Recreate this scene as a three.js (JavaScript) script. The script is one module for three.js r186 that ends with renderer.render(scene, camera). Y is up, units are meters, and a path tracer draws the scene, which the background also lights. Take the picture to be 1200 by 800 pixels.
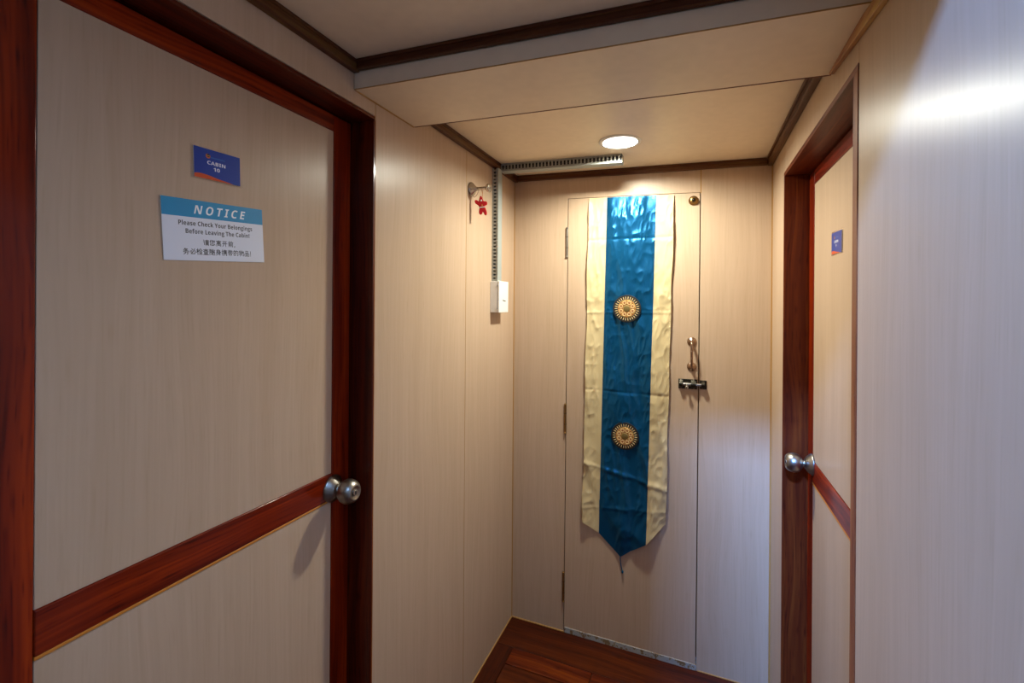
import * as THREE from 'three';
import { RoundedBoxGeometry } from 'three/addons/geometries/RoundedBoxGeometry.js';
import { mergeGeometries, mergeVertices } from 'three/addons/utils/BufferGeometryUtils.js';
import { RectAreaLightUniformsLib } from 'three/addons/lights/RectAreaLightUniformsLib.js';

// ---------------------------------------------------------------- camera, light, exposure
RectAreaLightUniformsLib.init();
const scene = new THREE.Scene();
scene.background = new THREE.Color(0x9fb4d6);           // daylight outside the closed hull
const renderer = new THREE.WebGLRenderer({ antialias: true });
renderer.toneMapping = THREE.LinearToneMapping;
renderer.toneMappingExposure = 1.05;
renderer.shadowMap.enabled = true;

const FOCAL = 545;                                        // pixels of the 1200 x 800 frame
const camera = new THREE.PerspectiveCamera(2 * Math.atan(400 / FOCAL) * 180 / Math.PI, 1.5, 0.02, 30);
camera.position.set(0, 1.46, 0);
camera.rotation.order = 'YXZ';
camera.rotation.set(0, Math.atan(215 / FOCAL), 0.4 * Math.PI / 180);
camera.setViewOffset(1200, 800, 0, 44.5, 1200, 800);      // shift lens: the horizon lies above the middle

const LAMP = { x: -0.25, z: -1.655, color: new THREE.Color().setRGB(1.0, 1.0, 0.86), intensity: 760 };
const DAY = { x: -0.28, y: 3.12, z: -1.28, color: new THREE.Color().setRGB(0.16, 0.38, 1.0), intensity: 1700 };   // z is forward distance here: behind the camera
const dayLight = new THREE.RectAreaLight(DAY.color, DAY.intensity, 0.3, 0.2);
dayLight.name = 'upper_deck_window_light';
dayLight.position.set(DAY.x, DAY.y, -DAY.z - 0.012);
dayLight.lookAt(0.1, 1.9, -0.45);
scene.add(dayLight);

// ---------------------------------------------------------------- helpers
let seed = 20177;
const rnd = () => { seed = (seed * 1664525 + 1013904223) >>> 0; return seed / 4294967296; };
const srgb = (r, g, b) => new THREE.Color().setRGB(r / 255, g / 255, b / 255, THREE.SRGBColorSpace);
const names = new Map();
function numbered(n) { const k = names.get(n) || 0; names.set(n, k + 1); return k ? n + '_' + String(k).padStart(3, '0') : n; }

// box from forward distances: X right, Y up, Z ahead of the camera (world z = -Z)
function box(x0, x1, y0, y1, Z0, Z1, r = 0.0015) {
  const w = x1 - x0, h = y1 - y0, d = Z1 - Z0;
  r = Math.min(r, w * 0.45, h * 0.45, d * 0.45);
  const g = r > 0 ? new RoundedBoxGeometry(w, h, d, 2, r) : new THREE.BoxGeometry(w, h, d).toNonIndexed();
  g.translate((x0 + x1) / 2, (y0 + y1) / 2, -(Z0 + Z1) / 2);
  return g;
}
// the deck and the deckhead are not level: they fall slightly towards the right-hand wall
function fall(g, k = 0.026) {
  const p = g.attributes.position;
  for (let i = 0; i < p.count; i++) p.setY(i, p.getY(i) - k * (p.getX(i) + 0.78));
  return g;
}
function lean(g, fx) { const p = g.attributes.position; for (let i = 0; i < p.count; i++) p.setX(i, p.getX(i) + fx(p.getX(i), p.getY(i))); return g; }
// uv in metres with v along the grain
function uvGrain(g, grain = 'y', random = true) {
  const p = g.attributes.position, n = g.attributes.normal, uv = new Float32Array(p.count * 2);
  const ou = random ? rnd() * 5 : 0, ov = random ? rnd() * 5 : 0, gi = 'xyz'.indexOf(grain);
  for (let i = 0; i < p.count; i++) {
    const a = [Math.abs(n.getX(i)), Math.abs(n.getY(i)), Math.abs(n.getZ(i))];
    const d = a.indexOf(Math.max(...a)), c = [p.getX(i), p.getY(i), p.getZ(i)];
    let t = [0, 1, 2].filter((k) => k !== d), vi = t.includes(gi) ? gi : t[1], ui = t.find((k) => k !== vi);
    uv[2 * i] = c[ui] + ou; uv[2 * i + 1] = c[vi] + ov;
  }
  g.setAttribute('uv', new THREE.BufferAttribute(uv, 2));
  return g;
}
function setup(o) { o.castShadow = true; o.receiveShadow = true; return o; }
function tag(o, label, category, extra = {}) { Object.assign(o.userData, { label, category }, extra); return o; }
function thing(name, [x, y, Z], label, category, extra) {
  const o = new THREE.Group(); o.name = numbered(name); o.position.set(x, y, -Z); scene.add(o);
  return tag(o, label, category, extra);
}
const STRUCT = { kind: 'structure' };
function origin(o) { const v = new THREE.Vector3(); while (o && o !== scene) { v.add(o.position); o = o.parent; } return v; }
// part: geometry is given in world coordinates
function part(parent, name, geometry, material, label) {
  const list = Array.isArray(geometry) ? geometry : [geometry];
  let g = list.length > 1 ? mergeGeometries(list.map((q) => (q.index ? q.toNonIndexed() : q)).map((q) => { for (const k of Object.keys(q.attributes)) if (!['position', 'normal', 'uv'].includes(k)) q.deleteAttribute(k); return q; })) : list[0];
  const b = origin(parent); g.translate(-b.x, -b.y, -b.z);
  const m = setup(new THREE.Mesh(g, material)); m.name = name; parent.add(m);
  if (label) m.userData.label = label;
  return m;
}
function orient(g, dir, at) {             // geometry along +y -> along dir, moved to at
  g.applyQuaternion(new THREE.Quaternion().setFromUnitVectors(new THREE.Vector3(0, 1, 0), new THREE.Vector3(...dir).normalize()));
  g.translate(...at); return g;
}
function lathe(points, seg = 40) { return new THREE.LatheGeometry(points.map(([r, y]) => new THREE.Vector2(Math.max(r, 0.00001), y)), seg); }
function tube(pts, r, seg = 40, rs = 10, closed = false) { return new THREE.TubeGeometry(new THREE.CatmullRomCurve3(pts.map((p) => new THREE.Vector3(...p)), closed), seg, r, rs, closed); }

// ---------------------------------------------------------------- periodic noise and textures
const HASH = new Float32Array(65536); for (let i = 0; i < 65536; i++) HASH[i] = rnd();
function vnoise(x, y, px, py, s = 0) {
  const xi = Math.floor(x), yi = Math.floor(y), fx = x - xi, fy = y - yi;
  const u = fx * fx * (3 - 2 * fx), v = fy * fy * (3 - 2 * fy);
  const h = (a, b) => HASH[((((a % px) + px) % px) * 131 + (((b % py) + py) % py) * 7919 + s * 4507) & 65535];
  return (h(xi, yi) * (1 - u) + h(xi + 1, yi) * u) * (1 - v) + (h(xi, yi + 1) * (1 - u) + h(xi + 1, yi + 1) * u) * v;
}
function dataTexture(w, h, fn, color, ru, rv) {
  const d = new Uint8Array(w * h * 4);
  for (let y = 0; y < h; y++) for (let x = 0; x < w; x++) {
    const c = fn(x / w, y / h), i = (y * w + x) * 4;
    d[i] = c[0]; d[i + 1] = c[1]; d[i + 2] = c[2]; d[i + 3] = 255;
  }
  const t = new THREE.DataTexture(d, w, h); t.wrapS = t.wrapT = THREE.RepeatWrapping;
  t.magFilter = THREE.LinearFilter; t.minFilter = THREE.LinearMipmapLinearFilter; t.generateMipmaps = true;
  if (color) t.colorSpace = THREE.SRGBColorSpace;
  t.repeat.set(ru, rv); t.needsUpdate = true; return t;
}
const cl = (v) => Math.max(0, Math.min(255, v));
// pale wood-print laminate: fine vertical streaks, tile 0.8 m x 2 m
function laminateValue(u, v) {
  const wob = (vnoise(u * 7, v * 6, 7, 6, 1) - 0.5) * 0.035 + (vnoise(u * 23, v * 9, 23, 9, 2) - 0.5) * 0.008;
  const x = u + wob;
  const a = vnoise(x * 230, v * 14, 230, 14, 3), b = vnoise(x * 90, v * 7, 90, 7, 4), c = vnoise(x * 28, v * 3, 28, 3, 5), d = vnoise(x * 7, v * 2, 7, 2, 6);
  const pore = Math.pow(vnoise(x * 300, v * 40, 300, 40, 7), 5);
  return (a - 0.5) * 0.38 + (b - 0.5) * 0.42 + (c - 0.5) * 0.3 + (d - 0.5) * 0.22 - pore * 0.45;
}
const lamMap = dataTexture(1024, 1024, (u, v) => { const k = laminateValue(u, v); return [cl(199 + k * 12), cl(172 + k * 13), cl(145 + k * 15)]; }, true, 1 / 0.8, 1 / 2);
const lamBump = dataTexture(1024, 1024, (u, v) => { const k = cl(128 + laminateValue(u, v) * 150); return [k, k, k]; }, false, 1 / 0.8, 1 / 2);
// red-stained varnished hardwood, tile 0.25 m x 1.2 m
function woodValue(u, v) {
  const wob = (vnoise(u * 4, v * 5, 4, 5, 11) - 0.5) * 0.12;
  const x = u + wob;
  return (vnoise(x * 60, v * 6, 60, 6, 12) - 0.5) * 0.5 + (vnoise(x * 20, v * 4, 20, 4, 13) - 0.5) * 0.6 + (vnoise(x * 5, v * 4, 5, 4, 14) - 0.5) * 0.7 - Math.pow(vnoise(x * 90, v * 30, 90, 30, 15), 6) * 0.6;
}
const woodTex = (r, g, b, amp) => dataTexture(256, 1024, (u, v) => { const k = 1 + woodValue(u, v) * amp; return [cl(r * k), cl(g * k * k), cl(b * k * k)]; }, true, 1 / 0.25, 1 / 1.2);
const woodBump = dataTexture(256, 1024, (u, v) => { const k = cl(128 + (vnoise(u * 12, v * 30, 12, 30, 16) - 0.5) * 120 + woodValue(u, v) * 60); return [k, k, k]; }, false, 1 / 0.25, 1 / 1.2);
// cream painted deckhead board: faint mottling
const paintMap = dataTexture(512, 512, (u, v) => { const k = (vnoise(u * 9, v * 9, 9, 9, 21) - 0.5) * 6 + (vnoise(u * 60, v * 60, 60, 60, 22) - 0.5) * 5; return [cl(238 + k), cl(219 + k), cl(191 + k)]; }, true, 1, 1);

const std = (o) => new THREE.MeshStandardMaterial(o), phy = (o) => new THREE.MeshPhysicalMaterial(o);
const M = {};
M.laminate = phy({ map: lamMap, bumpMap: lamBump, bumpScale: 0.00008, roughness: 0.34, specularIntensity: 0.55, anisotropy: 0.45 });
M.paint = std({ map: paintMap, roughness: 0.42 });
M.caulk = std({ color: srgb(176, 132, 70), roughness: 0.6 });
M.backing = std({ color: srgb(140, 100, 55), roughness: 0.8 });
const wood = (r, g, b, amp = 0.6, extra = {}) => phy({ map: woodTex(r, g, b, amp), bumpMap: woodBump, bumpScale: 0.0006, roughness: 0.45, specularIntensity: 0.25, clearcoat: 0.45, clearcoatRoughness: 0.14, ...extra });
M.doorWood = wood(124, 32, 2);
M.frameWood = wood(78, 20, 4);
M.frameBrown = wood(108, 46, 16, 0.5, { clearcoat: 0.25, clearcoatRoughness: 0.3 });
M.edgeBrown = wood(142, 80, 44, 0.4, { clearcoat: 0.2 });
M.edgeWood = wood(168, 96, 36, 0.4);
M.trimWood = wood(88, 50, 26, 0.5, { clearcoat: 0.2, clearcoatRoughness: 0.3 });
M.battenWood = wood(176, 124, 70, 0.4, { clearcoat: 0.2 });
M.floorWood = [wood(72, 23, 2), wood(94, 31, 3), wood(82, 27, 3)];
M.goldEdge = std({ color: srgb(206, 128, 44), roughness: 0.45 });
M.dark = std({ color: srgb(30, 24, 20), roughness: 0.9 });
M.chrome = std({ color: srgb(196, 190, 182), metalness: 1, roughness: 0.24 });
M.steel = std({ color: srgb(160, 156, 148), metalness: 1, roughness: 0.34 });
M.brass = std({ color: srgb(150, 118, 70), metalness: 1, roughness: 0.36 });
M.bronze = std({ color: srgb(158, 132, 112), metalness: 1, roughness: 0.3 });
M.blackMetal = std({ color: srgb(62, 58, 50), metalness: 0.9, roughness: 0.4 });
M.white = std({ color: srgb(236, 234, 228), roughness: 0.4 });
M.duct = std({ color: srgb(152, 153, 145), roughness: 0.6 });
M.ductLid = std({ color: srgb(160, 166, 162), roughness: 0.5 });
const sillMap = dataTexture(512, 256, (u, v) => { const n = vnoise(u * 22, v * 8, 22, 8, 51) * 0.6 + vnoise(u * 70, v * 24, 70, 24, 52) * 0.4; return n > 0.64 ? [128, 104, 70] : n > 0.58 ? [152, 140, 114] : [168, 168, 164]; }, true, 1 / 0.3, 1 / 0.1);
M.cable = std({ color: srgb(38, 38, 40), roughness: 0.5 });  // for the unseen cables added to darken the duct slots
M.sill = std({ color: srgb(172, 172, 170), roughness: 0.55 });
M.sillPaint = std({ map: sillMap, roughness: 0.6 });

const XL = -0.78, XR = 0.27, ZB = 2.0, ZR = -1.2, T = 0.10;      // side walls, back wall, rear wall, wall thickness
const lam = (g) => uvGrain(g, 'y');
const PANEL = 0.008;

// ---------------------------------------------------------------- floor
{
  const f = thing('floor', [-0.25, 0, 1.0], 'red-brown varnished plank deck at the foot of the pale panelled walls', 'floor', STRUCT);
  part(f, 'subfloor', fall(uvGrain(box(XL - T, XR + T, -0.10, 0.006, ZR - 0.1, ZB + 0.1, 0), 'x'), 0.02), M.backing);
  const plank = (x0, x1, Z0, Z1, grain, top = 0.017, m) => part(f, 'plank', fall(uvGrain(box(x0, x1, 0.004, top, Z0, Z1, 0.002), grain), 0.02), M.floorWood[m ?? Math.floor(rnd() * 3)]);
  plank(XL, XR, 1.824, ZB, 'x', 0.017, 0);
  const edge = (Z) => -0.70 + 0.02 * (1.8 - Z);
  plank(XL, -0.703, 0.4, 1.822, 'z', 0.017, 0); plank(XL, -0.703, ZR, 0.398, 'z', 0.017, 2);
  plank(0.205, XR, 0.4, 1.822, 'z', 0.017, 0); plank(0.205, XR, ZR, 0.398, 'z', 0.017, 2);
  let Z = 1.819, k = 0;
  const w = [0.091, 0.1, 0.096, 0.094];
  while (Z > ZR + 0.05) {
    const d = Math.min(w[k % 4], Z - ZR);
    plank(-0.701, -0.25 + 0.12 * ((k % 3) - 1), Z - d + 0.002, Z, 'x', 0.018 + (k === 0 ? 0.002 : 0), [1, 0, 2][k % 3]);
    plank(-0.248 + 0.12 * ((k % 3) - 1), 0.203, Z - d + 0.002, Z, 'x', 0.018 + (k === 0 ? 0.002 : 0), [1, 2, 0][(k + (k > 0)) % 3]);
    Z -= d; k++;
  }
  part(f, 'caulk_bead', fall(box(XL, -0.531, 0.015, 0.021, ZB - 0.004, ZB + 0.001, 0.0015), 0.02), M.caulk);
  part(f, 'caulk_bead', fall(box(0.016, XR, 0.015, 0.020, ZB - 0.003, ZB + 0.001, 0.0015), 0.02), M.caulk);
  part(f, 'caulk_bead', box(XL - 0.001, XL + 0.003, 0.012, 0.0205, 0.997, ZB, 0.0015), M.caulk);
}

// ---------------------------------------------------------------- left wall
const L1 = { Z0: 0.27, Z1: 0.990, top: 1.936, deep: 0.07 };           // door opening, left
{
  const w = thing('wall_left', [XL, 0, 1.0], 'left passage wall of pale wood-grain laminate panels beside the notice door', 'wall', STRUCT);
  const xb = XL - PANEL - 0.001, col = (Z0, Z1, y0, y1) => box(XL - T, xb, y0, y1, Z0, Z1, 0);
  part(w, 'backing', [col(ZR, L1.Z0 - 0.012, -0.02, 2.12), col(L1.Z1 + 0.008, ZB + 0.1, -0.02, 2.12), col(L1.Z0 - 0.012, L1.Z1 + 0.008, L1.top + 0.008, 2.12)], M.backing);
  const pan = (Z0, Z1, y0, y1) => part(w, 'panel', lam(box(XL - PANEL, XL, y0, y1, Z0, Z1, 0.0012)), M.laminate);
  pan(L1.Z1 + 0.0088, 1.5152, 0.008, 2.03);
  pan(1.5183, ZB - 0.001, 0.008, 2.03);
  pan(L1.Z0 - 0.012, L1.Z1 + 0.006, L1.top + 0.010, 2.03);
  pan(ZR, L1.Z0 - 0.014, 0.0, 2.03);
  part(w, 'seam_sealant', box(XL - PANEL, XL - 0.0008, 0.01, 2.02, 1.5150, 1.5185, 0), M.caulk);
  part(w, 'seam_sealant', box(XL - PANEL, XL - 0.0006, L1.top, 2.02, L1.Z1 + 0.0055, L1.Z1 + 0.0085, 0), M.caulk);
  part(w, 'corner_sealant', box(XL - 0.002, XL + 0.0035, 0.02, 2.0, ZB - 0.0035, ZB + 0.002, 0.0015), M.caulk);
}
// ---------------------------------------------------------------- right wall
const R1 = { Z0: 1.030, Z1: 1.748, top: 1.884, deep: 0.07 };
{
  const w = thing('wall_right', [XR, 0, 1.0], 'right passage wall of pale laminate panels catching the cool daylight', 'wall', STRUCT);
  const xb = XR + PANEL + 0.001, col = (Z0, Z1, y0, y1) => box(xb, XR + T, y0, y1, Z0, Z1, 0);
  part(w, 'backing', [col(ZR, R1.Z0 - 0.028, -0.05, 2.12), col(R1.Z1 + 0.008, ZB + 0.1, -0.05, 2.12), col(R1.Z0 - 0.028, R1.Z1 + 0.008, R1.top + 0.014, 2.12)], M.backing);
  const pan = (Z0, Z1, y0, y1) => part(w, 'panel', lam(box(XR, XR + PANEL, y0, y1, Z0, Z1, 0.0012)), M.laminate);
  pan(R1.Z1 + 0.006, ZB - 0.001, -0.01, 2.01);
  pan(R1.Z0 - 0.026, R1.Z1 + 0.004, R1.top + 0.014, 2.01);
  pan(ZR, R1.Z0 - 0.0275, -0.02, 2.01);
  part(w, 'corner_sealant', box(XR - 0.0045, XR + 0.002, 0.0, 1.99, ZB - 0.0045, ZB + 0.002, 0.002), M.caulk);
  part(w, 'seam_sealant', box(XR + 0.0008, XR + PANEL, R1.top, 2.0, R1.Z0 - 0.0277, R1.Z0 - 0.0258, 0), M.caulk);
}
// ---------------------------------------------------------------- back wall
const D3 = { x0: -0.527, x1: 0.011, y0: 0.036, y1: 1.928 };
{
  const w = thing('wall_back', [-0.25, 0, ZB], 'end wall of pale laminate strips around the narrow banner door', 'wall', STRUCT);
  part(w, 'backing', [box(XL - T, D3.x0 - 0.006, -0.02, 2.1, ZB + PANEL + 0.001, ZB + 0.1, 0), box(D3.x1 + 0.006, XR + T, -0.05, 2.1, ZB + PANEL + 0.001, ZB + 0.1, 0),
    box(D3.x0 - 0.006, D3.x1 + 0.006, 1.93, 2.1, ZB + PANEL + 0.001, ZB + 0.1, 0), box(D3.x0 - 0.006, D3.x1 + 0.006, -0.05, 1.94, ZB + 0.045, ZB + 0.1, 0)], M.backing);
  const leanL = (x, y) => (Math.abs(x - (D3.x0 - 0.004)) < 0.01 ? 0.004 * (y - 1) : 0), leanR = (x, y) => (Math.abs(x - (D3.x1 + 0.004)) < 0.01 ? 0.003 * (y - 1) : 0);
  part(w, 'panel', lam(lean(box(XL, D3.x0 - 0.004, 0.012, 2.02, ZB, ZB + PANEL, 0.0012), leanL)), M.laminate);
  part(w, 'panel', lam(lean(box(D3.x1 + 0.004, XR, -0.01, 2.0, ZB, ZB + PANEL, 0.0012), leanR)), M.laminate);
  part(w, 'panel', lam(fall(box(D3.x0 - 0.0015, D3.x1 + 0.005, D3.y1 + 0.004, 2.04, ZB, ZB + PANEL, 0.0012), 0.029)), M.laminate);
  part(w, 'seam_sealant', box(D3.x0 - 0.0038, D3.x0 - 0.0012, 1.92, 2.02, ZB + 0.0006, ZB + PANEL, 0), M.caulk);
  part(w, 'seam_sealant', box(D3.x1 + 0.0045, D3.x1 + 0.0085, 1.905, 2.0, ZB - 0.0006, ZB + PANEL, 0), M.caulk);
  part(w, 'door_sill', uvGrain(fall(box(D3.x0 - 0.002, D3.x1 + 0.002, 0.008, D3.y0 + 0.004, ZB - 0.003, ZB + 0.045, 0.002), 0.02), 'y'), M.sillPaint, 'chipped grey-white sill strip under the door');
}
// ---------------------------------------------------------------- deckhead (ceiling), dropped beam, trims
const CEIL = 2.044;
const HATCH = { x0: -0.15, x1: XR, Z0: -0.95, Z1: 0.395 };
const BEAM = { Z0: 0.918, Z1: 1.172, y: 1.980 };
{
  const c = thing('ceiling', [-0.25, CEIL, 1.0], 'cream painted deckhead boards above the passage', 'ceiling', STRUCT);
  const pan = (x0, x1, Z0, Z1) => part(c, 'panel', fall(uvGrain(box(x0, x1, CEIL, CEIL + 0.025, Z0, Z1, 0.001), 'z')), M.paint);
  const bay = new THREE.Shape([[XL, 1.10], [XR, 1.10], [XR, ZB], [XL, ZB]].map((q) => new THREE.Vector2(...q)));
  const hole = new THREE.Path(); hole.absarc(LAMP.x, -LAMP.z, 0.0585, 0, Math.PI * 2, true); bay.holes.push(hole);
  const bayBoard = new THREE.ExtrudeGeometry(bay, { depth: 0.025, bevelEnabled: false, curveSegments: 48 }); bayBoard.rotateX(-Math.PI / 2); bayBoard.translate(0, CEIL, 0);
  part(c, 'panel', fall(uvGrain(bayBoard, 'z')), M.paint);
  pan(XL, XR, HATCH.Z1, BEAM.Z0 + 0.03);
  pan(XL, HATCH.x0, ZR, HATCH.Z1 - 0.002);
  pan(HATCH.x0 + 0.002, XR, ZR, HATCH.Z0);
  const slab = (x0, x1, Z0, Z1) => box(x0, x1, CEIL + 0.026, CEIL + 0.085, Z0, Z1, 0);
  part(c, 'deck_slab', [slab(XL - T, XR + T, HATCH.Z1, ZB + 0.1), slab(XL - T, HATCH.x0, ZR - 0.1, HATCH.Z1), slab(HATCH.x0, XR + T, ZR - 0.1, HATCH.Z0), slab(XR, XR + T, HATCH.Z0, HATCH.Z1)].map((g) => fall(g)), M.backing);
  const b = thing('ceiling_beam', [-0.25, BEAM.y, 1.04], 'boxed cream beam crossing the deckhead before the downlight', 'beam', STRUCT);
  part(b, 'soffit_panel', fall(uvGrain(box(XL + 0.001, XR - 0.001, BEAM.y, BEAM.y + 0.006, BEAM.Z0 + 0.004, BEAM.Z1, 0.001), 'x')), M.paint);
  part(b, 'front_board', fall(uvGrain(box(XL + 0.001, XR - 0.001, BEAM.y - 0.001, BEAM.y + 0.042, BEAM.Z0 - 0.004, BEAM.Z0 + 0.004, 0.0015), 'x')), M.paint);
  part(b, 'core', fall(box(XL + 0.002, XR - 0.002, BEAM.y + 0.006, CEIL + 0.001, BEAM.Z0 + 0.004, BEAM.Z1 - 0.001, 0)), M.paint);
  part(b, 'edge_sealant', fall(box(XL, XL + 0.004, BEAM.y - 0.0025, BEAM.y + 0.004, BEAM.Z0, BEAM.Z1, 0.0015)), M.caulk);
  part(b, 'rear_edge', fall(box(XL + 0.003, XR - 0.003, BEAM.y - 0.0006, BEAM.y + 0.006, BEAM.Z1 - 0.0002, BEAM.Z1 + 0.0045, 0.001)), M.frameBrown, 'thin dark edge strip behind the beam');
  part(b, 'edge_sealant', fall(box(XL + 0.002, XR - 0.002, BEAM.y - 0.0016, BEAM.y + 0.001, BEAM.Z0 - 0.0045, BEAM.Z0 - 0.0028, 0.0006)), M.caulk);
}
{
  const moulding = (name, label, geos, grain) => {
    const o = part(scene, numbered(name), geos.map((g) => fall(uvGrain(g, grain))), M.trimWood);
    return tag(o, label, 'trim', STRUCT);
  };
  const two = (f, a, b) => [f(0, a), f(1, b)];
  moulding('trim_1', 'dark wooden ceiling moulding above the hook and cable duct', [box(XL, XL + 0.018, 2.016, CEIL, BEAM.Z1 + 0.001, ZB, 0.003), box(XL, XL + 0.022, CEIL - 0.009, CEIL, BEAM.Z1 + 0.001, ZB, 0.002)], 'z');
  moulding('trim_2', 'dark wooden ceiling moulding over the banner door', [box(XL + 0.018, XR - 0.018, 2.018, CEIL, ZB - 0.016, ZB, 0.003), box(XL + 0.018, XR - 0.018, CEIL - 0.009, CEIL, ZB - 0.02, ZB, 0.002)], 'x');
  moulding('trim_3', 'dark wooden ceiling moulding above the shadowed right-hand cabin door', [box(XR - 0.018, XR, 2.016, CEIL, BEAM.Z1 + 0.001, ZB, 0.003), box(XR - 0.024, XR, CEIL - 0.009, CEIL, BEAM.Z1 + 0.001, ZB, 0.002)], 'z');
  moulding('trim_4', 'dark wooden moulding running over the notice door towards the beam', [box(XL, XL + 0.018, 2.018, CEIL, ZR, BEAM.Z0 - 0.004, 0.003), box(XL, XL + 0.022, CEIL - 0.008, CEIL, ZR, BEAM.Z0 - 0.004, 0.002)], 'z');
  moulding('trim_5', 'dark wooden moulding along the top of the beam front', [box(XL + 0.018, XR, 2.022, CEIL, BEAM.Z0 - 0.018, BEAM.Z0 - 0.004, 0.003), box(XL + 0.018, XR, CEIL - 0.008, CEIL, BEAM.Z0 - 0.022, BEAM.Z0 - 0.004, 0.002)], 'x');
  const bt = box(XR - 0.010, XR, -0.012, 0.012, 0.55, 1.165, 0.002); bt.translate(0, 0, 0.86); bt.rotateX(0.09); bt.translate(0, 1.934, -0.86);
  // the batten sags a little towards the camera
  tag(part(scene, 'trim_6', uvGrain(bt, 'z'), M.battenWood), 'light brown wooden batten between the beam end and the right wall', 'trim', STRUCT);
}
// ---------------------------------------------------------------- rear wall and the upper deck cabin above the hatch (behind the camera)
{
  const w = thing('wall_rear', [-0.25, 0, ZR], 'pale laminate wall behind the viewer', 'wall', STRUCT);
  part(w, 'panel', lam(box(XL - T, XR + T, -0.05, 2.12, ZR - 0.1, ZR, 0.001)), M.laminate);
  const u = thing('wall_upper', [-0.25, 2.12, 0], 'white walls of the upper deck cabin over the hatch', 'wall', STRUCT);
  const X0 = -1.5, X1 = 0.5, Z0 = -1.3, Z1 = 1.1, Y0 = 2.10, Y1 = 3.6;
  part(u, 'side_wall', box(X0 - 0.06, X0, Y0, Y1, Z0 - 0.06, Z1 + 0.06, 0), M.paint);
  part(u, 'side_wall', box(X1, X1 + 0.06, Y0 - 0.06, Y1, Z0 - 0.06, Z1 + 0.06, 0), M.paint);
  part(u, 'end_wall', box(X0, X1, Y0, Y1, Z1, Z1 + 0.06, 0), M.paint);
  const wx0 = DAY.x - 0.15, wx1 = DAY.x + 0.15, wy0 = DAY.y - 0.1, wy1 = DAY.y + 0.1;
  part(u, 'end_wall', [box(X0, wx0, Y0, Y1, Z0 - 0.06, Z0, 0), box(wx1, X1, Y0, Y1, Z0 - 0.06, Z0, 0), box(wx0, wx1, Y0, wy0, Z0 - 0.06, Z0, 0), box(wx0, wx1, wy1, Y1, Z0 - 0.06, Z0, 0)], M.paint);
  part(u, 'roof', box(X0 - 0.06, X1 + 0.06, Y1, Y1 + 0.06, Z0 - 0.06, Z1 + 0.06, 0), M.paint);
  part(u, 'deck', [box(X0 - 0.06, XL - T + 0.01, Y0 - 0.06, Y0, Z0 - 0.06, Z1 + 0.06, 0), box(XR + T - 0.01, X1 + 0.06, Y0 - 0.06, Y0, Z0 - 0.06, Z1 + 0.06, 0)], M.backing);
  const win = thing('window_1', [DAY.x, wy0, Z0], 'small daylit window of the upper deck cabin', 'window', STRUCT);
  part(win, 'window_frame', [box(wx0 - 0.03, wx0, wy0 - 0.03, wy1 + 0.03, Z0 - 0.03, Z0 + 0.006, 0.002), box(wx1, wx1 + 0.03, wy0 - 0.03, wy1 + 0.03, Z0 - 0.03, Z0 + 0.006, 0.002), box(wx0, wx1, wy1, wy1 + 0.03, Z0 - 0.03, Z0 + 0.006, 0.002), box(wx0, wx1, wy0 - 0.03, wy0, Z0 - 0.03, Z0 + 0.006, 0.002)], M.white);
  part(win, 'pane', box(wx0, wx1, wy0, wy1, Z0 - 0.03, Z0 - 0.02, 0), std({ color: 0xffffff, emissive: DAY.color, emissiveIntensity: 6, roughness: 0.4 }));
}

// ---------------------------------------------------------------- door builder for the two framed cabin doors
function knobAt(parent, sx, x, y, Z) {         // sx: direction the knob points along X
  const rose = [[0, 0], [0.0335, 0], [0.0335, 0.003], [0.031, 0.006], [0.024, 0.014], [0.0175, 0.019], [0.0155, 0.0205], [0.0115, 0.021], [0.0105, 0.024], [0.0105, 0.031]];
  const ball = [[0.0105, 0.026], [0.016, 0.0285], [0.0245, 0.0345], [0.0288, 0.042], [0.0302, 0.05], [0.0292, 0.058], [0.0258, 0.066], [0.0205, 0.0715], [0.0175, 0.0728], [0.0155, 0.0725], [0.0125, 0.0695], [0.0078, 0.0688], [0, 0.0688]];
  const k = part(parent, 'knob', orient(lathe(rose), [sx, 0, 0], [x, y, -Z]), M.steel, 'brushed steel round door knob');
  part(k, 'knob_ball', orient(lathe(ball), [sx, 0, 0], [x, y, -Z]), M.steel);
  const cyl = lathe([[0, 0.0675], [0.0072, 0.0675], [0.0072, 0.0718], [0.0062, 0.0726], [0, 0.0726]], 24);
  part(k, 'lock_cylinder', orient(cyl, [sx, 0, 0], [x, y, -Z]), M.chrome);
  part(k, 'keyhole', box(x + sx * 0.0731 - 0.0009, x + sx * 0.0731 + 0.0009, y - 0.0042, y + 0.0042, Z - 0.001, Z + 0.001, 0), M.dark);
}
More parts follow.
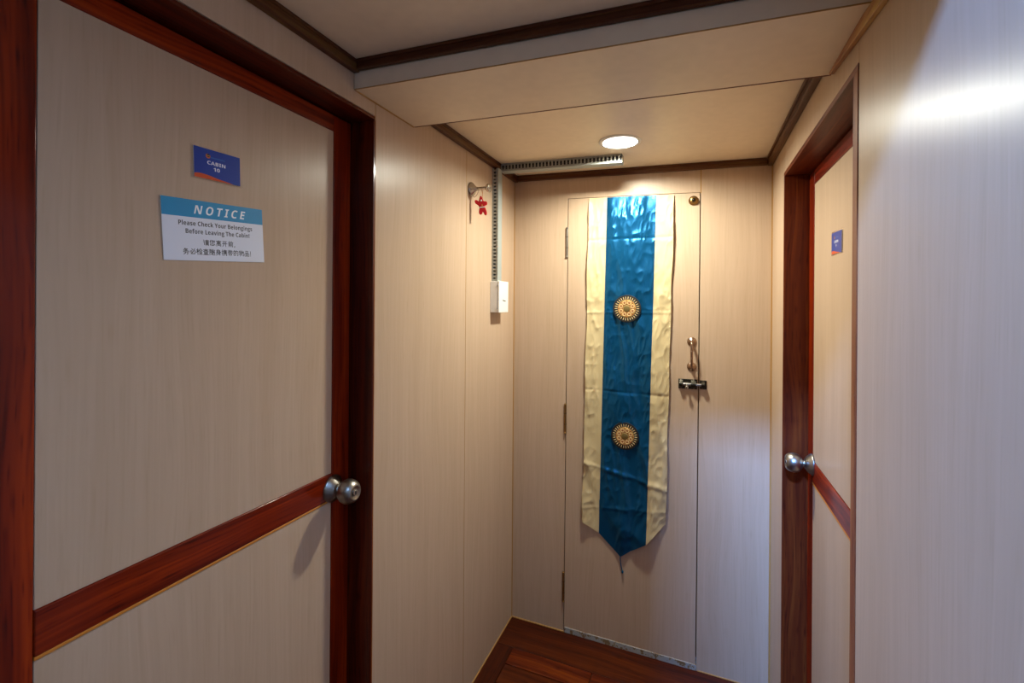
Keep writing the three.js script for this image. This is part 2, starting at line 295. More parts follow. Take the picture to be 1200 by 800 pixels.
function cabinDoor(n, side, o, label, rails, stiles, topRail, knob) {
  const sx = side, xw = sx < 0 ? XL : XR, face = xw + sx * o.deep;              // the door face looks towards -sx
  const bx = (d0, d1, y0, y1, Z0, Z1, r) => { const a = face - sx * d0, b = face - sx * d1; return box(Math.min(a, b), Math.max(a, b), y0, y1, Z0, Z1, r); };
  const d = thing('door_' + n, [face, 0.02, (o.Z0 + o.Z1) / 2], label, 'door', STRUCT);
  const [zn, zf] = stiles, bot = 0.03, g = 0.004;
  const Zn = o.Z0 + g, Zf = o.Z1 - g, top = topRail[1];
  part(d, 'core', bx(-0.034, -0.006, bot, top, Zn, Zf, 0), M.backing);
  part(d, 'stile', uvGrain(bx(-0.03, 0.0, bot, top, Zn, zn, 0.002), 'y'), M.doorWood);
  part(d, 'stile', uvGrain(bx(-0.03, 0.0, bot, top, zf, Zf, 0.002), 'y'), M.doorWood);
  part(d, 'rail', uvGrain(bx(-0.03, 0.0, topRail[0], top, zn + 0.0006, zf - 0.0006, 0.002), 'z'), M.doorWood);
  const mid = part(d, 'rail', uvGrain(bx(-0.03, 0.001, rails[0], rails[1], zn + 0.0006, zf - 0.0006, 0.0025), 'z'), M.doorWood);
  part(mid, 'rail_edge', uvGrain(bx(-0.01, 0.0005, rails[0] - 0.005, rails[0] - 0.0002, zn + 0.0006, zf - 0.0006, 0.001), 'z'), M.goldEdge, 'golden unstained lower edge of the rail');
  part(d, 'rail', uvGrain(bx(-0.03, 0.0, bot, 0.12, zn + 0.0006, zf - 0.0006, 0.002), 'z'), M.doorWood);
  part(d, 'panel', lam(bx(-0.006, -0.0012, rails[1] + 0.0004, topRail[0] - 0.0006, zn + 0.001, zf - 0.001, 0.001)), M.laminate);
  part(d, 'panel', lam(bx(-0.006, -0.0012, 0.121, rails[0] - 0.0054, zn + 0.001, zf - 0.001, 0.001)), M.laminate);
  knobAt(d, -sx, face, knob[0], knob[1]);
  // frame lining
  const f = thing('trim_' + (6 + n), [xw, 0.0, (o.Z0 + o.Z1) / 2], n === 1 ? 'dark varnished wooden frame lining around the notice door' : 'dark varnished wooden frame lining around the shadowed cabin door', 'door frame', STRUCT);
  const out = o.deep + (sx < 0 ? 0.0004 : 0.0012), lip = n === 1 ? 0.006 : 0.009, near = n === 1 ? 0.011 : 0.026, fm = n === 1 ? M.frameWood : M.frameBrown;
  part(f, 'jamb', uvGrain(bx(-0.05, out, 0.0, o.top, o.Z1, o.Z1 + lip, 0.0015), 'y'), fm);
  part(f, 'jamb', uvGrain(bx(-0.05, out, 0.0, o.top, o.Z0 - near, o.Z0, 0.0015), 'y'), fm);
  part(f, 'head', uvGrain(bx(-0.05, out, o.top, o.top + (n === 1 ? 0.008 : 0.013), o.Z0 - near, o.Z1 + lip, 0.0015), 'z'), fm);
  part(f, 'stop', [bx(-0.05, -0.032, 0, o.top, o.Z1 - 0.012, o.Z1, 0), bx(-0.05, -0.032, 0, o.top, o.Z0, o.Z0 + 0.012, 0), bx(-0.05, -0.032, o.top - 0.012, o.top, o.Z0 + 0.012, o.Z1 - 0.012, 0)].map((q) => uvGrain(q, 'y')), fm);
  if (n === 2) part(f, 'jamb_edge', uvGrain(bx(o.deep - 0.004, out + 0.0004, 0.0, o.top, o.Z0 - near - 0.0004, o.Z0 - 0.0004, 0.0008), 'y'), M.edgeBrown, 'golden brown varnished edge of the frame');
  if (n === 1) part(f, 'jamb_edge', uvGrain(bx(o.deep - 0.002, out + 0.0006, 0.02, o.top, o.Z1 + lip - 0.0005, o.Z1 + lip + 0.0022, 0.0008), 'y'), M.edgeWood, 'golden brown varnished edge of the frame');
  part(f, 'back_board', bx(-0.06, -0.051, -0.02, o.top + 0.01, o.Z0 - 0.011, o.Z1 + 0.006, 0), M.backing);
  return { d, face };
}
const A = cabinDoor(1, -1, L1, 'pale laminate cabin door carrying the notice, framed in red varnished wood', [0.964, 1.029], [0.357, 0.925], [1.891, 1.931], [0.990, 0.928]);
const B = cabinDoor(2, 1, R1, 'pale laminate cabin door with small blue plate, recessed in the right wall', [0.915, 0.982], [1.10, 1.682], [1.836, 1.880], [0.968, 1.682]);

// ---------------------------------------------------------------- back door with hinges, bumper, pull handle and slide bolt
{
  const d = thing('door_3', [(D3.x0 + D3.x1) / 2, 0.03, ZB], 'narrow pale laminate door at the passage end, hidden partly by the blue banner', 'door', STRUCT);
  const ln = (x, y) => (x < -0.3 ? 0.004 : 0.003) * (y - 1);
  const leaf = new THREE.BoxGeometry(D3.x1 - D3.x0, D3.y1 - D3.y0, 0.012, 1, 1, 1).toNonIndexed(); leaf.translate((D3.x0 + D3.x1) / 2, (D3.y0 + D3.y1) / 2 + 0.002, -(ZB + 0.006));
  part(d, 'leaf_panel', lam(lean(fall(leaf, 0.029), ln)), M.laminate);
  const core = new THREE.BoxGeometry(D3.x1 - D3.x0 - 0.004, D3.y1 - D3.y0 - 0.004, 0.03).toNonIndexed(); core.translate((D3.x0 + D3.x1) / 2, (D3.y0 + D3.y1) / 2, -(ZB + 0.0275));
  part(d, 'core', lean(fall(core, 0.029), ln), M.backing);
  for (const [yc, m] of [[1.731, M.steel], [0.954, M.brass], [0.212, M.brass]]) {
    const x = D3.x0 - 0.004 + 0.004 * (yc - 1), h = 0.12, Z = ZB - 0.004;
    const hinge = part(d, 'hinge', orient(lathe([[0, -h / 2], [0.005, -h / 2], [0.0056, -h / 2 + 0.002], [0.0056, h / 2 - 0.002], [0.005, h / 2], [0, h / 2]], 16), [0, 1, 0], [x, yc, -Z]), m, 'long hinge barrel on the door edge');
    for (const s of [-1, 1]) part(hinge, 'pin_cap', orient(lathe([[0, 0], [0.0062, 0], [0.0062, 0.004], [0.004, 0.0065], [0, 0.0072]], 16), [0, s, 0], [x, yc + s * h / 2, -Z]), m);
    for (const s of [-0.2, 0.2]) part(hinge, 'knuckle_ring', orient(lathe([[0.0055, -0.001], [0.0061, -0.0006], [0.0061, 0.0006], [0.0055, 0.001]], 16), [0, 1, 0], [x, yc + s * h, -Z]), M.blackMetal);
  }
  const bump = part(d, 'door_bumper', orient(lathe([[0, 0], [0.0185, 0], [0.019, 0.003], [0.017, 0.007], [0.0135, 0.0085], [0.0125, 0.015], [0.0105, 0.018], [0, 0.019]], 28), [0, 0, 1], [-0.010, 1.877, -ZB]), M.brass, 'small round brass fitting in the upper corner');
  part(bump, 'rubber_tip', orient(lathe([[0, 0.018], [0.007, 0.018], [0.006, 0.0235], [0, 0.0245]], 20), [0, 0, 1], [-0.010, 1.877, -ZB]), M.blackMetal);
  const xh = -0.0125, y1 = 1.312, y2 = 1.212;
  const h = part(d, 'pull_handle', tube([[xh, y1, -ZB + 0.004], [xh, y1, -ZB + 0.02], [xh, y1 - 0.006, -ZB + 0.031], [xh, y1 - 0.02, -ZB + 0.036], [xh, (y1 + y2) / 2, -ZB + 0.037], [xh, y2 + 0.02, -ZB + 0.036], [xh, y2 + 0.006, -ZB + 0.031], [xh, y2, -ZB + 0.02], [xh, y2, -ZB + 0.004]], 0.0052, 70, 14), M.bronze, 'bronze bow pull handle');
  for (const y of [y1, y2]) part(h, 'rosette', orient(lathe([[0, 0], [0.0175, 0], [0.018, 0.002], [0.015, 0.0055], [0.009, 0.008], [0.007, 0.012], [0, 0.0125]], 28), [0, 0, 1], [xh, y, -ZB]), M.bronze);
  part(h, 'grip_ring', [0.35, 0.65].map((t) => orient(new THREE.TorusGeometry(0.0056, 0.0012, 8, 20).rotateX(Math.PI / 2), [0, 1, 0], [xh, y1 + (y2 - y1) * t, -ZB + 0.0368])), M.bronze);
  const yb = 1.142;
  const b = part(d, 'slide_bolt', box(-0.062, 0.008, yb - 0.0195, yb + 0.0195, ZB - 0.0035, ZB, 0.001), M.blackMetal, 'dark slide bolt with chrome rod');
  part(b, 'bolt_rod', orient(lathe([[0, 0], [0.0055, 0], [0.0062, 0.001], [0.0062, 0.086], [0.0045, 0.089], [0, 0.089]], 20), [1, 0, 0], [-0.056, yb, -ZB + 0.011]), M.chrome);
  for (const [a, c] of [[-0.058, -0.046], [-0.014, 0.004]]) {
    const arc = new THREE.Shape(); arc.moveTo(-0.015, 0); arc.lineTo(-0.015, 0.005); arc.absarc(0, 0.0085, 0.0105, Math.PI, 0, true); arc.lineTo(0.015, 0.005); arc.lineTo(0.015, 0); arc.closePath();
    const g = new THREE.ExtrudeGeometry(arc, { depth: c - a, bevelEnabled: true, bevelSize: 0.0008, bevelThickness: 0.0008, bevelSegments: 1 });
    g.applyMatrix4(new THREE.Matrix4().makeBasis(new THREE.Vector3(0, 1, 0), new THREE.Vector3(0, 0, 1), new THREE.Vector3(1, 0, 0))); g.translate(a, yb, -ZB + 0.003);
    part(b, 'guide', g, M.blackMetal);
  }
  part(b, 'bolt_knob', orient(lathe([[0, 0], [0.004, 0], [0.0035, 0.008], [0.006, 0.011], [0.0072, 0.0145], [0.006, 0.018], [0, 0.0195]], 20), [0, -0.55, 0.83], [-0.030, yb - 0.002, -ZB + 0.014]), M.chrome);
  part(b, 'screw', [[-0.052, 0.016], [-0.052, -0.016], [-0.004, 0.016], [-0.004, -0.016]].map(([x, y]) => orient(lathe([[0, 0.0045], [0.0026, 0.004], [0.003, 0.003]].reverse(), 12), [0, 0, 1], [x, yb + y, -ZB])), M.steel);
}
{
  const k = thing('bolt_keeper', [0.032, 1.142, ZB], 'dark metal bolt keeper on the wall strip beside the banner door', 'bolt keeper');
  part(k, 'keeper_plate', box(0.0185, 0.0435, 1.1245, 1.1595, ZB - 0.003, ZB, 0.001), M.blackMetal);
  const arc = new THREE.Shape(); arc.moveTo(-0.014, 0); arc.lineTo(-0.014, 0.004); arc.absarc(0, 0.0085, 0.011, Math.PI, 0, true); arc.lineTo(0.014, 0.004); arc.lineTo(0.014, 0); arc.closePath();
  const hole = new THREE.Path(); hole.absarc(0, 0.0078, 0.0068, 0, Math.PI * 2, false); arc.holes.push(hole);
  const g = new THREE.ExtrudeGeometry(arc, { depth: 0.012, bevelEnabled: true, bevelSize: 0.0006, bevelThickness: 0.0006, bevelSegments: 1 });
  g.applyMatrix4(new THREE.Matrix4().makeBasis(new THREE.Vector3(0, 1, 0), new THREE.Vector3(0, 0, 1), new THREE.Vector3(1, 0, 0))); g.translate(0.024, 1.142, -ZB + 0.003);
  part(k, 'staple', g, M.blackMetal);
}

// ---------------------------------------------------------------- recessed downlight
{
  const y = CEIL - 0.026 * (LAMP.x + 0.78);
  const o = thing('ceiling_downlight', [LAMP.x, y, -LAMP.z], 'round recessed downlight glowing warm white in the cream ceiling', 'downlight');
  const rim = lathe([[0.0575, 0.016], [0.0572, 0.002], [0.0575, -0.002], [0.060, -0.0042], [0.066, -0.0045], [0.072, -0.003], [0.0735, 0.0]], 64); rim.translate(LAMP.x, y, LAMP.z);
  part(o, 'rim', rim, M.white);
  const disc = lathe([[0.0572, 0.0135], [0.05, 0.0125], [0.0, 0.012]].reverse(), 64); disc.translate(LAMP.x, y, LAMP.z);
  part(o, 'diffuser', disc, std({ color: 0xffffff, emissive: new THREE.Color().setRGB(1, 0.98, 0.93), emissiveIntensity: 8, roughness: 0.5 }), 'bright glowing diffuser');
  const l = new THREE.RectAreaLight(LAMP.color, LAMP.intensity, 0.076, 0.076);
  l.name = 'downlight_light'; l.position.set(0, 0.0095, 0); l.rotation.x = -Math.PI / 2; o.add(l);
}

// ---------------------------------------------------------------- slotted cable ducts and junction box
function teeth(n, place) { const out = []; for (let i = 0; i < n; i++) out.push(place(i)); return out; }
{
  // vertical run on the left wall
  const o = thing('cable_duct', [XL, 1.55, 1.765], 'grey slotted cable duct running down the wall to the white box', 'cable duct');
  const x0 = XL, x1 = XL + 0.028, Z0 = 1.746, Z1 = 1.784, y0 = 1.552, y1 = 2.014;
  part(o, 'base', box(x0, x0 + 0.002, y0, y1, Z0, Z1, 0), M.duct);
  part(o, 'lid', box(x1 - 0.004, x1, y0, y1, Z0 - 0.001, Z1 + 0.001, 0.001), M.ductLid);
  part(o, 'side_edge', [box(x0 + 0.002, x0 + 0.0075, y0, y1, Z0, Z0 + 0.0015, 0), box(x0 + 0.002, x0 + 0.0075, y0, y1, Z1 - 0.0015, Z1, 0), box(x1 - 0.0095, x1 - 0.004, y0, y1, Z0, Z0 + 0.0015, 0), box(x0 + 0.0075, x1 - 0.004, y0, y1, Z1 - 0.0015, Z1, 0)], M.duct);
  const n = 32, p = (y1 - y0) / n;
  const t = part(o, 'slotted_side', [...teeth(n, (i) => box(x0 + 0.0074, x1 - 0.0094, y0 + i * p, y0 + (i + 0.55) * p, Z0, Z0 + 0.0015, 0))], M.duct);
  t.userData.kind = 'stuff';
}
{
  // run under the deckhead, towards the downlight
  const o = thing('cable_duct', [-0.5, CEIL - 0.034, 1.816], 'grey slotted cable duct fixed under the ceiling beside the downlight', 'cable duct');
  const yt = CEIL, yb = CEIL - 0.034, Z0 = 1.789, Z1 = 1.827, x0 = XL + 0.0195, x1 = -0.262, F = (g) => fall(g);
  part(o, 'base', F(box(x0, x1, yt - 0.002, yt, Z0, Z1, 0)), M.duct);
  for (const [dy, Zc] of [[0.0125, Z0 + 0.009], [0.0225, Z0 + 0.0085], [0.016, Z0 + 0.019], [0.016, Z0 + 0.029]]) part(o, 'cable', F(tube([[x0 + 0.004, yb + dy, -Zc], [(x0 + x1) / 2, yb + dy + 0.001, -Zc], [x1 - 0.006, yb + dy, -Zc]], 0.0048, 12, 10)), M.cable, 'black cable added inside the duct to darken its slots');  // added black tubes standing in for the shade behind the slots
  part(o, 'lid', F(box(x0, x1, yb, yb + 0.004, Z0 - 0.001, Z1 + 0.001, 0.001)), M.ductLid);
  part(o, 'side_edge', [box(x0, x1, yt - 0.006, yt - 0.002, Z0, Z0 + 0.0015, 0), box(x0, x1, yb + 0.004, yb + 0.009, Z0, Z0 + 0.0015, 0), box(x0, x1, yb + 0.004, yt - 0.002, Z1 - 0.0015, Z1, 0), box(x1 - 0.0015, x1, yb + 0.004, yt - 0.002, Z0 + 0.0015, Z1 - 0.0015, 0)].map(F), M.duct);
  const n = 34, p = (x1 - x0) / n;
  const t = part(o, 'slotted_side', [...teeth(n, (i) => F(box(x0 + i * p, x0 + (i + 0.45) * p, yb + 0.0088, yt - 0.0058, Z0, Z0 + 0.0015, 0)))], M.duct);
  t.userData.kind = 'stuff';
}
{
  const o = thing('junction_box', [XL, 1.423, 1.78], 'white plastic junction box under the vertical cable duct', 'junction box');
  part(o, 'body', box(XL, XL + 0.033, 1.423, 1.550, 1.733, 1.829, 0.002), M.white);
  const lid = part(o, 'cover', box(XL + 0.0345, XL + 0.041, 1.422, 1.551, 1.732, 1.830, 0.0025), M.white);
  part(o, 'cover_joint', box(XL + 0.032, XL + 0.036, 1.425, 1.548, 1.735, 1.827, 0), M.sill);
  const mk = box(XL + 0.0405, XL + 0.0414, 1.469, 1.473, 1.768, 1.800, 0.0003); mk.translate(0, -1.471, 1.784); mk.rotateX(-0.12); mk.translate(0, 1.471, -1.784);
  part(lid, 'cover_mark', mk, M.blackMetal, 'small dark mark on the cover');
  for (const y of [1.529, 1.437]) part(lid, 'cover_clip', box(XL + 0.030, XL + 0.037, y, y + 0.007, 1.7315, 1.7335, 0.0005), M.sill);
}

// ---------------------------------------------------------------- chrome door holder with a hanging ornament
{
  const y = 1.883, Z = 1.552;
  const o = thing('door_holder', [XL, y, Z], 'chrome spring door holder projecting from the left wall near the cable duct', 'door holder');
  part(o, 'mounting_cup', orient(lathe([[0, 0], [0.0265, 0], [0.027, 0.004], [0.0235, 0.009], [0.014, 0.0165], [0.008, 0.023], [0.006, 0.028], [0, 0.028]], 32), [1, 0, 0], [XL, y, -Z]), M.chrome);
  part(o, 'arm', orient(lathe([[0.0085, 0.020], [0.0068, 0.03], [0.0064, 0.052], [0.0075, 0.060]], 20), [1, 0.02, -0.1], [XL, y, -Z]), M.chrome);
  part(o, 'end_cup', orient(lathe([[0, 0.058], [0.0075, 0.058], [0.013, 0.062], [0.0162, 0.068], [0.0165, 0.073], [0.0135, 0.075], [0.009, 0.072], [0, 0.071]], 28), [1, 0.02, -0.1], [XL, y, -Z]), M.chrome);
  part(o, 'catch_wire', tube([[XL + 0.006, y - 0.012, -Z + 0.004], [XL + 0.014, y - 0.03, -Z], [XL + 0.025, y - 0.022, -Z], [XL + 0.034, y - 0.004, -Z]], 0.0011, 24, 8), M.chrome);
}
{
  const x = XL + 0.043, Z = 1.556, yt = 1.848;
  const o = thing('hanging_ornament', [x, 1.785, Z], 'tiny red felt figure ornament with white trim hanging from the chrome holder', 'ornament');
  const s = new THREE.Shape();
  const P = [[0.004, 0.066], [0.010, 0.060], [0.013, 0.051], [0.0175, 0.046], [0.030, 0.044], [0.031, 0.037], [0.021, 0.034], [0.019, 0.026], [0.0245, 0.012], [0.024, 0.002], [0.016, 0.0015], [0.008, 0.014], [0.000, 0.006], [-0.008, 0.005], [-0.011, 0.012], [-0.006, 0.027], [-0.011, 0.037], [-0.024, 0.045], [-0.026, 0.052], [-0.018, 0.053], [-0.007, 0.047], [-0.004, 0.053], [0.0, 0.061]];
  const cv = new THREE.CatmullRomCurve3(P.map(([a, b]) => new THREE.Vector3(a, b, 0)), true, 'catmullrom', 0.4).getPoints(90);
  s.setFromPoints(cv.map((v) => new THREE.Vector2(v.x, v.y)));
  const g = new THREE.ExtrudeGeometry(s, { depth: 0.004, bevelEnabled: true, bevelSize: 0.002, bevelThickness: 0.003, bevelSegments: 3 });
  const put = (q) => { q.scale(0.74, 1.06, 1); q.rotateY(0.35); q.rotateZ(0.12); q.translate(x, 1.785, -Z - 0.002); return q; };
  const felt = std({ color: srgb(204, 22, 30), roughness: 0.85 });
  part(o, 'body', put(g), felt);
  part(o, 'waist_band', put(new RoundedBoxGeometry(0.027, 0.0045, 0.012, 2, 0.0018).translate(0.007, 0.0268, 0.002)), M.white, 'white waist trim');
  part(o, 'hat_trim', put(mergeGeometries([new THREE.SphereGeometry(0.0052, 14, 10).scale(1.3, 0.9, 1.1).translate(0.005, 0.0505, 0.003), new THREE.SphereGeometry(0.003, 12, 8).translate(0.0045, 0.067, 0.002)])), M.white, 'white face and hat tip');
  part(o, 'buckle', put(new RoundedBoxGeometry(0.006, 0.004, 0.003, 1, 0.0008).translate(0.007, 0.0335, 0.0075)), std({ color: srgb(214, 160, 50), roughness: 0.4 }));
  part(o, 'cord', tube([[x + 0.003, 1.850, -Z - 0.002], [x + 0.002, 1.866, -Z - 0.002], [x + 0.001, 1.882, -Z + 0.005], [x, 1.8905, -Z], [x, 1.884, -Z - 0.008], [x + 0.002, 1.866, -Z - 0.003]], 0.0007, 40, 6), M.goldEdge);
}

// ---------------------------------------------------------------- signs
function canvasTexture(w, h, draw) {
  const c = document.createElement('canvas'); c.width = w; c.height = h; draw(c.getContext('2d'), w, h);
  const t = new THREE.CanvasTexture(c); t.colorSpace = THREE.SRGBColorSpace; t.anisotropy = 8; return t;
}
const GLYPH = {      // strokes on a 10 x 10 grid, y down
  '请': [[1, 1, 2, 2.2], [0.5, 3.6, 2, 3.6, 2, 8.5, 3, 7.6], [4, 1.6, 9.5, 1.6], [4.3, 3, 9.2, 3], [3.6, 4.4, 9.8, 4.4], [6.7, 0.5, 6.7, 4.4], [4.8, 9.6, 4.8, 5.6, 8.8, 5.6, 8.8, 9.5, 8, 9.2], [4.8, 6.9, 8.8, 6.9], [4.8, 8.1, 8.8, 8.1]],
  '您': [[2.5, 0.3, 0.8, 3], [1.8, 2, 1.8, 5.5], [4.5, 0.5, 3.6, 2.2], [4.2, 1.4, 9, 1.4, 8.5, 2.4], [6.4, 1.6, 6.4, 5.2, 5.7, 5], [4.8, 2.8, 4, 4.4], [7.8, 2.8, 8.8, 4.2], [1.5, 6.8, 0.8, 8.8], [3.2, 6.3, 3.2, 9, 7, 9, 7.3, 7.6], [5, 6.2, 5.8, 7.4], [8, 6.4, 9.3, 8.4]],
  '离': [[5, 0.2, 5, 1.3], [0.8, 1.5, 9.2, 1.5], [3.5, 2.2, 6.5, 4], [6.5, 2.2, 3.5, 4], [2.2, 2.2, 2.2, 4.6, 7.8, 4.6, 7.8, 2.2], [1.4, 9.8, 1.4, 6, 8.6, 6, 8.6, 9.4, 7.8, 9.2], [5, 4.6, 3.8, 8.4, 6.4, 8], [6, 7, 6.8, 8.8]],
  '开': [[1.5, 1.5, 8.5, 1.5], [0.6, 5, 9.4, 5], [3.4, 1.5, 3.4, 5, 2.8, 7.5, 1.2, 9.6], [6.6, 1.5, 6.6, 9.8]],
  '前': [[3, 0.3, 3.8, 1.8], [7, 0.3, 6.2, 1.8], [0.6, 2.4, 9.4, 2.4], [1.6, 9.8, 1.6, 4, 4.8, 4, 4.8, 9.6], [1.6, 5.8, 4.8, 5.8], [1.6, 7.6, 4.8, 7.6], [6.6, 4, 6.6, 8], [8.6, 3.4, 8.6, 9.6, 7.6, 9.3]],
  '务': [[4, 0.4, 1.5, 3.5], [3, 1.6, 7.5, 1.6, 4.5, 4.2, 1, 5.4], [3, 2, 6, 4.2, 9.2, 5.2], [1.8, 6.4, 8, 6.4, 7.4, 9.6, 6.2, 9.3], [5, 5.2, 4.2, 8, 1.6, 9.8]],
  '必': [[3.5, 1, 5.5, 3], [8, 0.8, 6, 5, 2, 9], [3.4, 3.5, 3.4, 8.8, 8, 8.8, 8.4, 6.8], [1.4, 4, 0.8, 6.8], [8.4, 3.8, 9.4, 6.2]],
  '检': [[0.5, 2.6, 4, 2.6], [2.3, 0.4, 2.3, 9.8], [2.2, 3, 0.5, 6.4], [2.4, 3.6, 3.8, 5.2], [4.3, 3.6, 6.8, 0.3, 9.6, 3.4], [5.5, 4, 8.2, 4], [5, 5.4, 5.6, 7.8], [6.8, 5.2, 7.1, 7.4], [9, 5.2, 7.8, 8.6], [4.2, 9.2, 9.6, 9.2]],
  '查': [[1, 1.8, 9, 1.8], [5, 0.3, 5, 4.8], [4.8, 2, 1, 4.6], [5.2, 2, 9, 4.6], [2.6, 5, 7.4, 5, 7.4, 8.2, 2.6, 8.2, 2.6, 5], [2.6, 6.6, 7.4, 6.6], [0.8, 9.5, 9.2, 9.5]],
  '随': [[0.8, 9.8, 0.8, 0.8, 2.8, 0.8, 1.8, 3, 3, 5, 1.6, 5.8], [3.6, 1.8, 9.6, 1.8], [6, 0.4, 4.2, 4], [5.6, 8, 5.6, 3.6, 8.8, 3.6, 8.8, 7.8], [5.6, 4.9, 8.8, 4.9], [5.6, 6.2, 8.8, 6.2], [3.6, 3, 4.4, 3.8], [3.2, 5, 4.2, 5, 4.2, 8], [3, 8.6, 4.4, 8.4, 6, 9.5, 9.7, 9.6]],
  '身': [[4.8, 0.2, 4, 1.4], [2.4, 6.2, 2.4, 1.4, 7.6, 1.4, 7.6, 9.4, 6.4, 9], [2.4, 3, 7.6, 3], [2.4, 4.6, 7.6, 4.6], [0.8, 6.4, 8, 6], [9.4, 4.4, 5, 7.8, 1, 9.6]],
  '携': [[0.4, 2.6, 3.4, 2.6], [2, 0.3, 2, 9.4, 1.2, 9], [0.4, 6, 3.4, 5], [5.4, 0.3, 4, 2.6], [5, 5.4, 5, 1.6, 9.4, 1.6], [5, 2.9, 9, 2.9], [5, 4.2, 9, 4.2], [5, 5.4, 9.6, 5.4], [7, 0.6, 7, 5.4], [4, 6.4, 8.4, 6.4, 7.8, 8, 9.4, 8, 9, 9.7, 8.2, 9.5], [5.6, 6.4, 5.2, 8.4, 3.8, 9.7]],
  '带': [[0.8, 1.8, 9.2, 1.8], [2.8, 0.4, 2.8, 3.2], [5, 0.2, 5, 3.2], [7.2, 0.4, 7.2, 3.2], [1, 5.4, 1, 4.2, 9, 4.2, 9, 5.4], [2.4, 9, 2.4, 6.2, 7.6, 6.2, 7.6, 8.8, 6.8, 8.6], [5, 4.8, 5, 9.9]],
  '的': [[2.6, 0.3, 2, 1.6], [1, 1.8, 4.2, 1.8, 4.2, 8.8, 1, 8.8, 1, 1.8], [1, 5.2, 4.2, 5.2], [6.4, 0.3, 5.2, 3.2], [6, 2, 9.2, 2, 8.8, 9.4, 7.6, 9], [6.2, 4.6, 7.4, 6]],
  '物': [[1.2, 1, 0.5, 3.4], [0.8, 2.4, 4, 2.4], [2.4, 0.3, 2.4, 9.8], [0.4, 6.4, 4, 5.2], [5.6, 0.3, 4.4, 3.4], [5.2, 2, 9.4, 2, 9, 9.4, 7.8, 9], [6.8, 2.2, 4.4, 6.4], [8.2, 2.2, 4.8, 8.8]],
  '品': [[3, 0.6, 7, 0.6, 7, 3.8, 3, 3.8, 3, 0.6], [0.8, 5.4, 4.4, 5.4, 4.4, 9.4, 0.8, 9.4, 0.8, 5.4], [5.6, 5.4, 9.2, 5.4, 9.2, 9.4, 5.6, 9.4, 5.6, 5.4]],
  ',': [[1.6, 8.4, 1.8, 9.2, 1, 10.4]], '!': [[1.6, 1, 1.6, 6.6], [1.6, 8.6, 1.6, 9.2]],
};
function hanzi(g, text, cx, top, size, gap) {
  const adv = [...text].map((ch) => (ch === ',' || ch === '!' ? size * 0.42 : size + gap)), total = adv.reduce((a, b) => a + b, 0);
  let x = cx - total / 2; g.lineWidth = size * 0.1; g.lineCap = 'round'; g.lineJoin = 'round';
  [...text].forEach((ch, i) => {
    for (const s of GLYPH[ch]) { g.beginPath(); for (let k = 0; k < s.length; k += 2) g[k ? 'lineTo' : 'moveTo'](x + s[k] * size / 10, top + s[k + 1] * size / 10); g.stroke(); }
    x += adv[i];
  });
}
const noticeTex = canvasTexture(1200, 660, (g, w, h) => {
  g.fillStyle = '#e6eaf4'; g.fillRect(0, 0, w, h);
  g.fillStyle = '#0590c2'; g.fillRect(0, 0, w, 190);
  g.fillStyle = '#f4fafc'; g.font = 'italic bold 132px sans-serif'; g.textBaseline = 'alphabetic'; g.textAlign = 'left';
  const word = 'NOTICE', gap = 28; let tw = 0; for (const c of word) tw += g.measureText(c).width + gap;
  let x = w / 2 - tw / 2 + 50; for (const c of word) { g.fillText(c, x, 148); x += g.measureText(c).width + gap; }
  g.fillStyle = '#32343a'; g.strokeStyle = '#32343a'; g.textAlign = 'center'; g.font = 'bold 68px sans-serif';
  g.fillText('Please Check Your Belongings', w / 2 + 4, 280, 890); g.fillText('Before Leaving The Cabin!', w / 2 + 20, 366, 780);
  hanzi(g, '请您离开前,', w / 2 + 20, 422, 68, 6); hanzi(g, '务必检查随身携带的物品!', w / 2 + 10, 526, 68, 5);
});
const plateTex = (number) => canvasTexture(640, 400, (g, w, h) => {
  g.fillStyle = '#003c9c'; g.fillRect(0, 0, w, h);
  g.fillStyle = '#d9552a'; g.beginPath(); g.moveTo(0, h); g.lineTo(0, h - 46); g.bezierCurveTo(60, h - 74, 180, h - 58, 300, h - 34); g.bezierCurveTo(380, h - 20, 460, h - 20, 540, h); g.closePath(); g.fill();
  g.fillStyle = '#c8643c'; g.beginPath(); g.arc(186, 92, 32, 0, 7); g.fill(); g.fillStyle = '#1c2238'; g.beginPath(); g.arc(190, 84, 22, 0, 7); g.fill(); g.fillStyle = '#e0a23a'; g.fillRect(164, 84, 46, 8);
  g.fillStyle = '#2f7fc4'; for (let i = 0; i < 15; i++) g.fillRect(226 + i * 13, 96, 9, 13);
  g.fillStyle = '#eef1f8'; g.font = 'bold 74px sans-serif'; g.textAlign = 'center';
  g.save(); g.translate(300, 200); g.scale(1.15, 0.9); g.fillText('CABIN', 0, 0); g.fillText(number, 0, 84); g.restore();
});
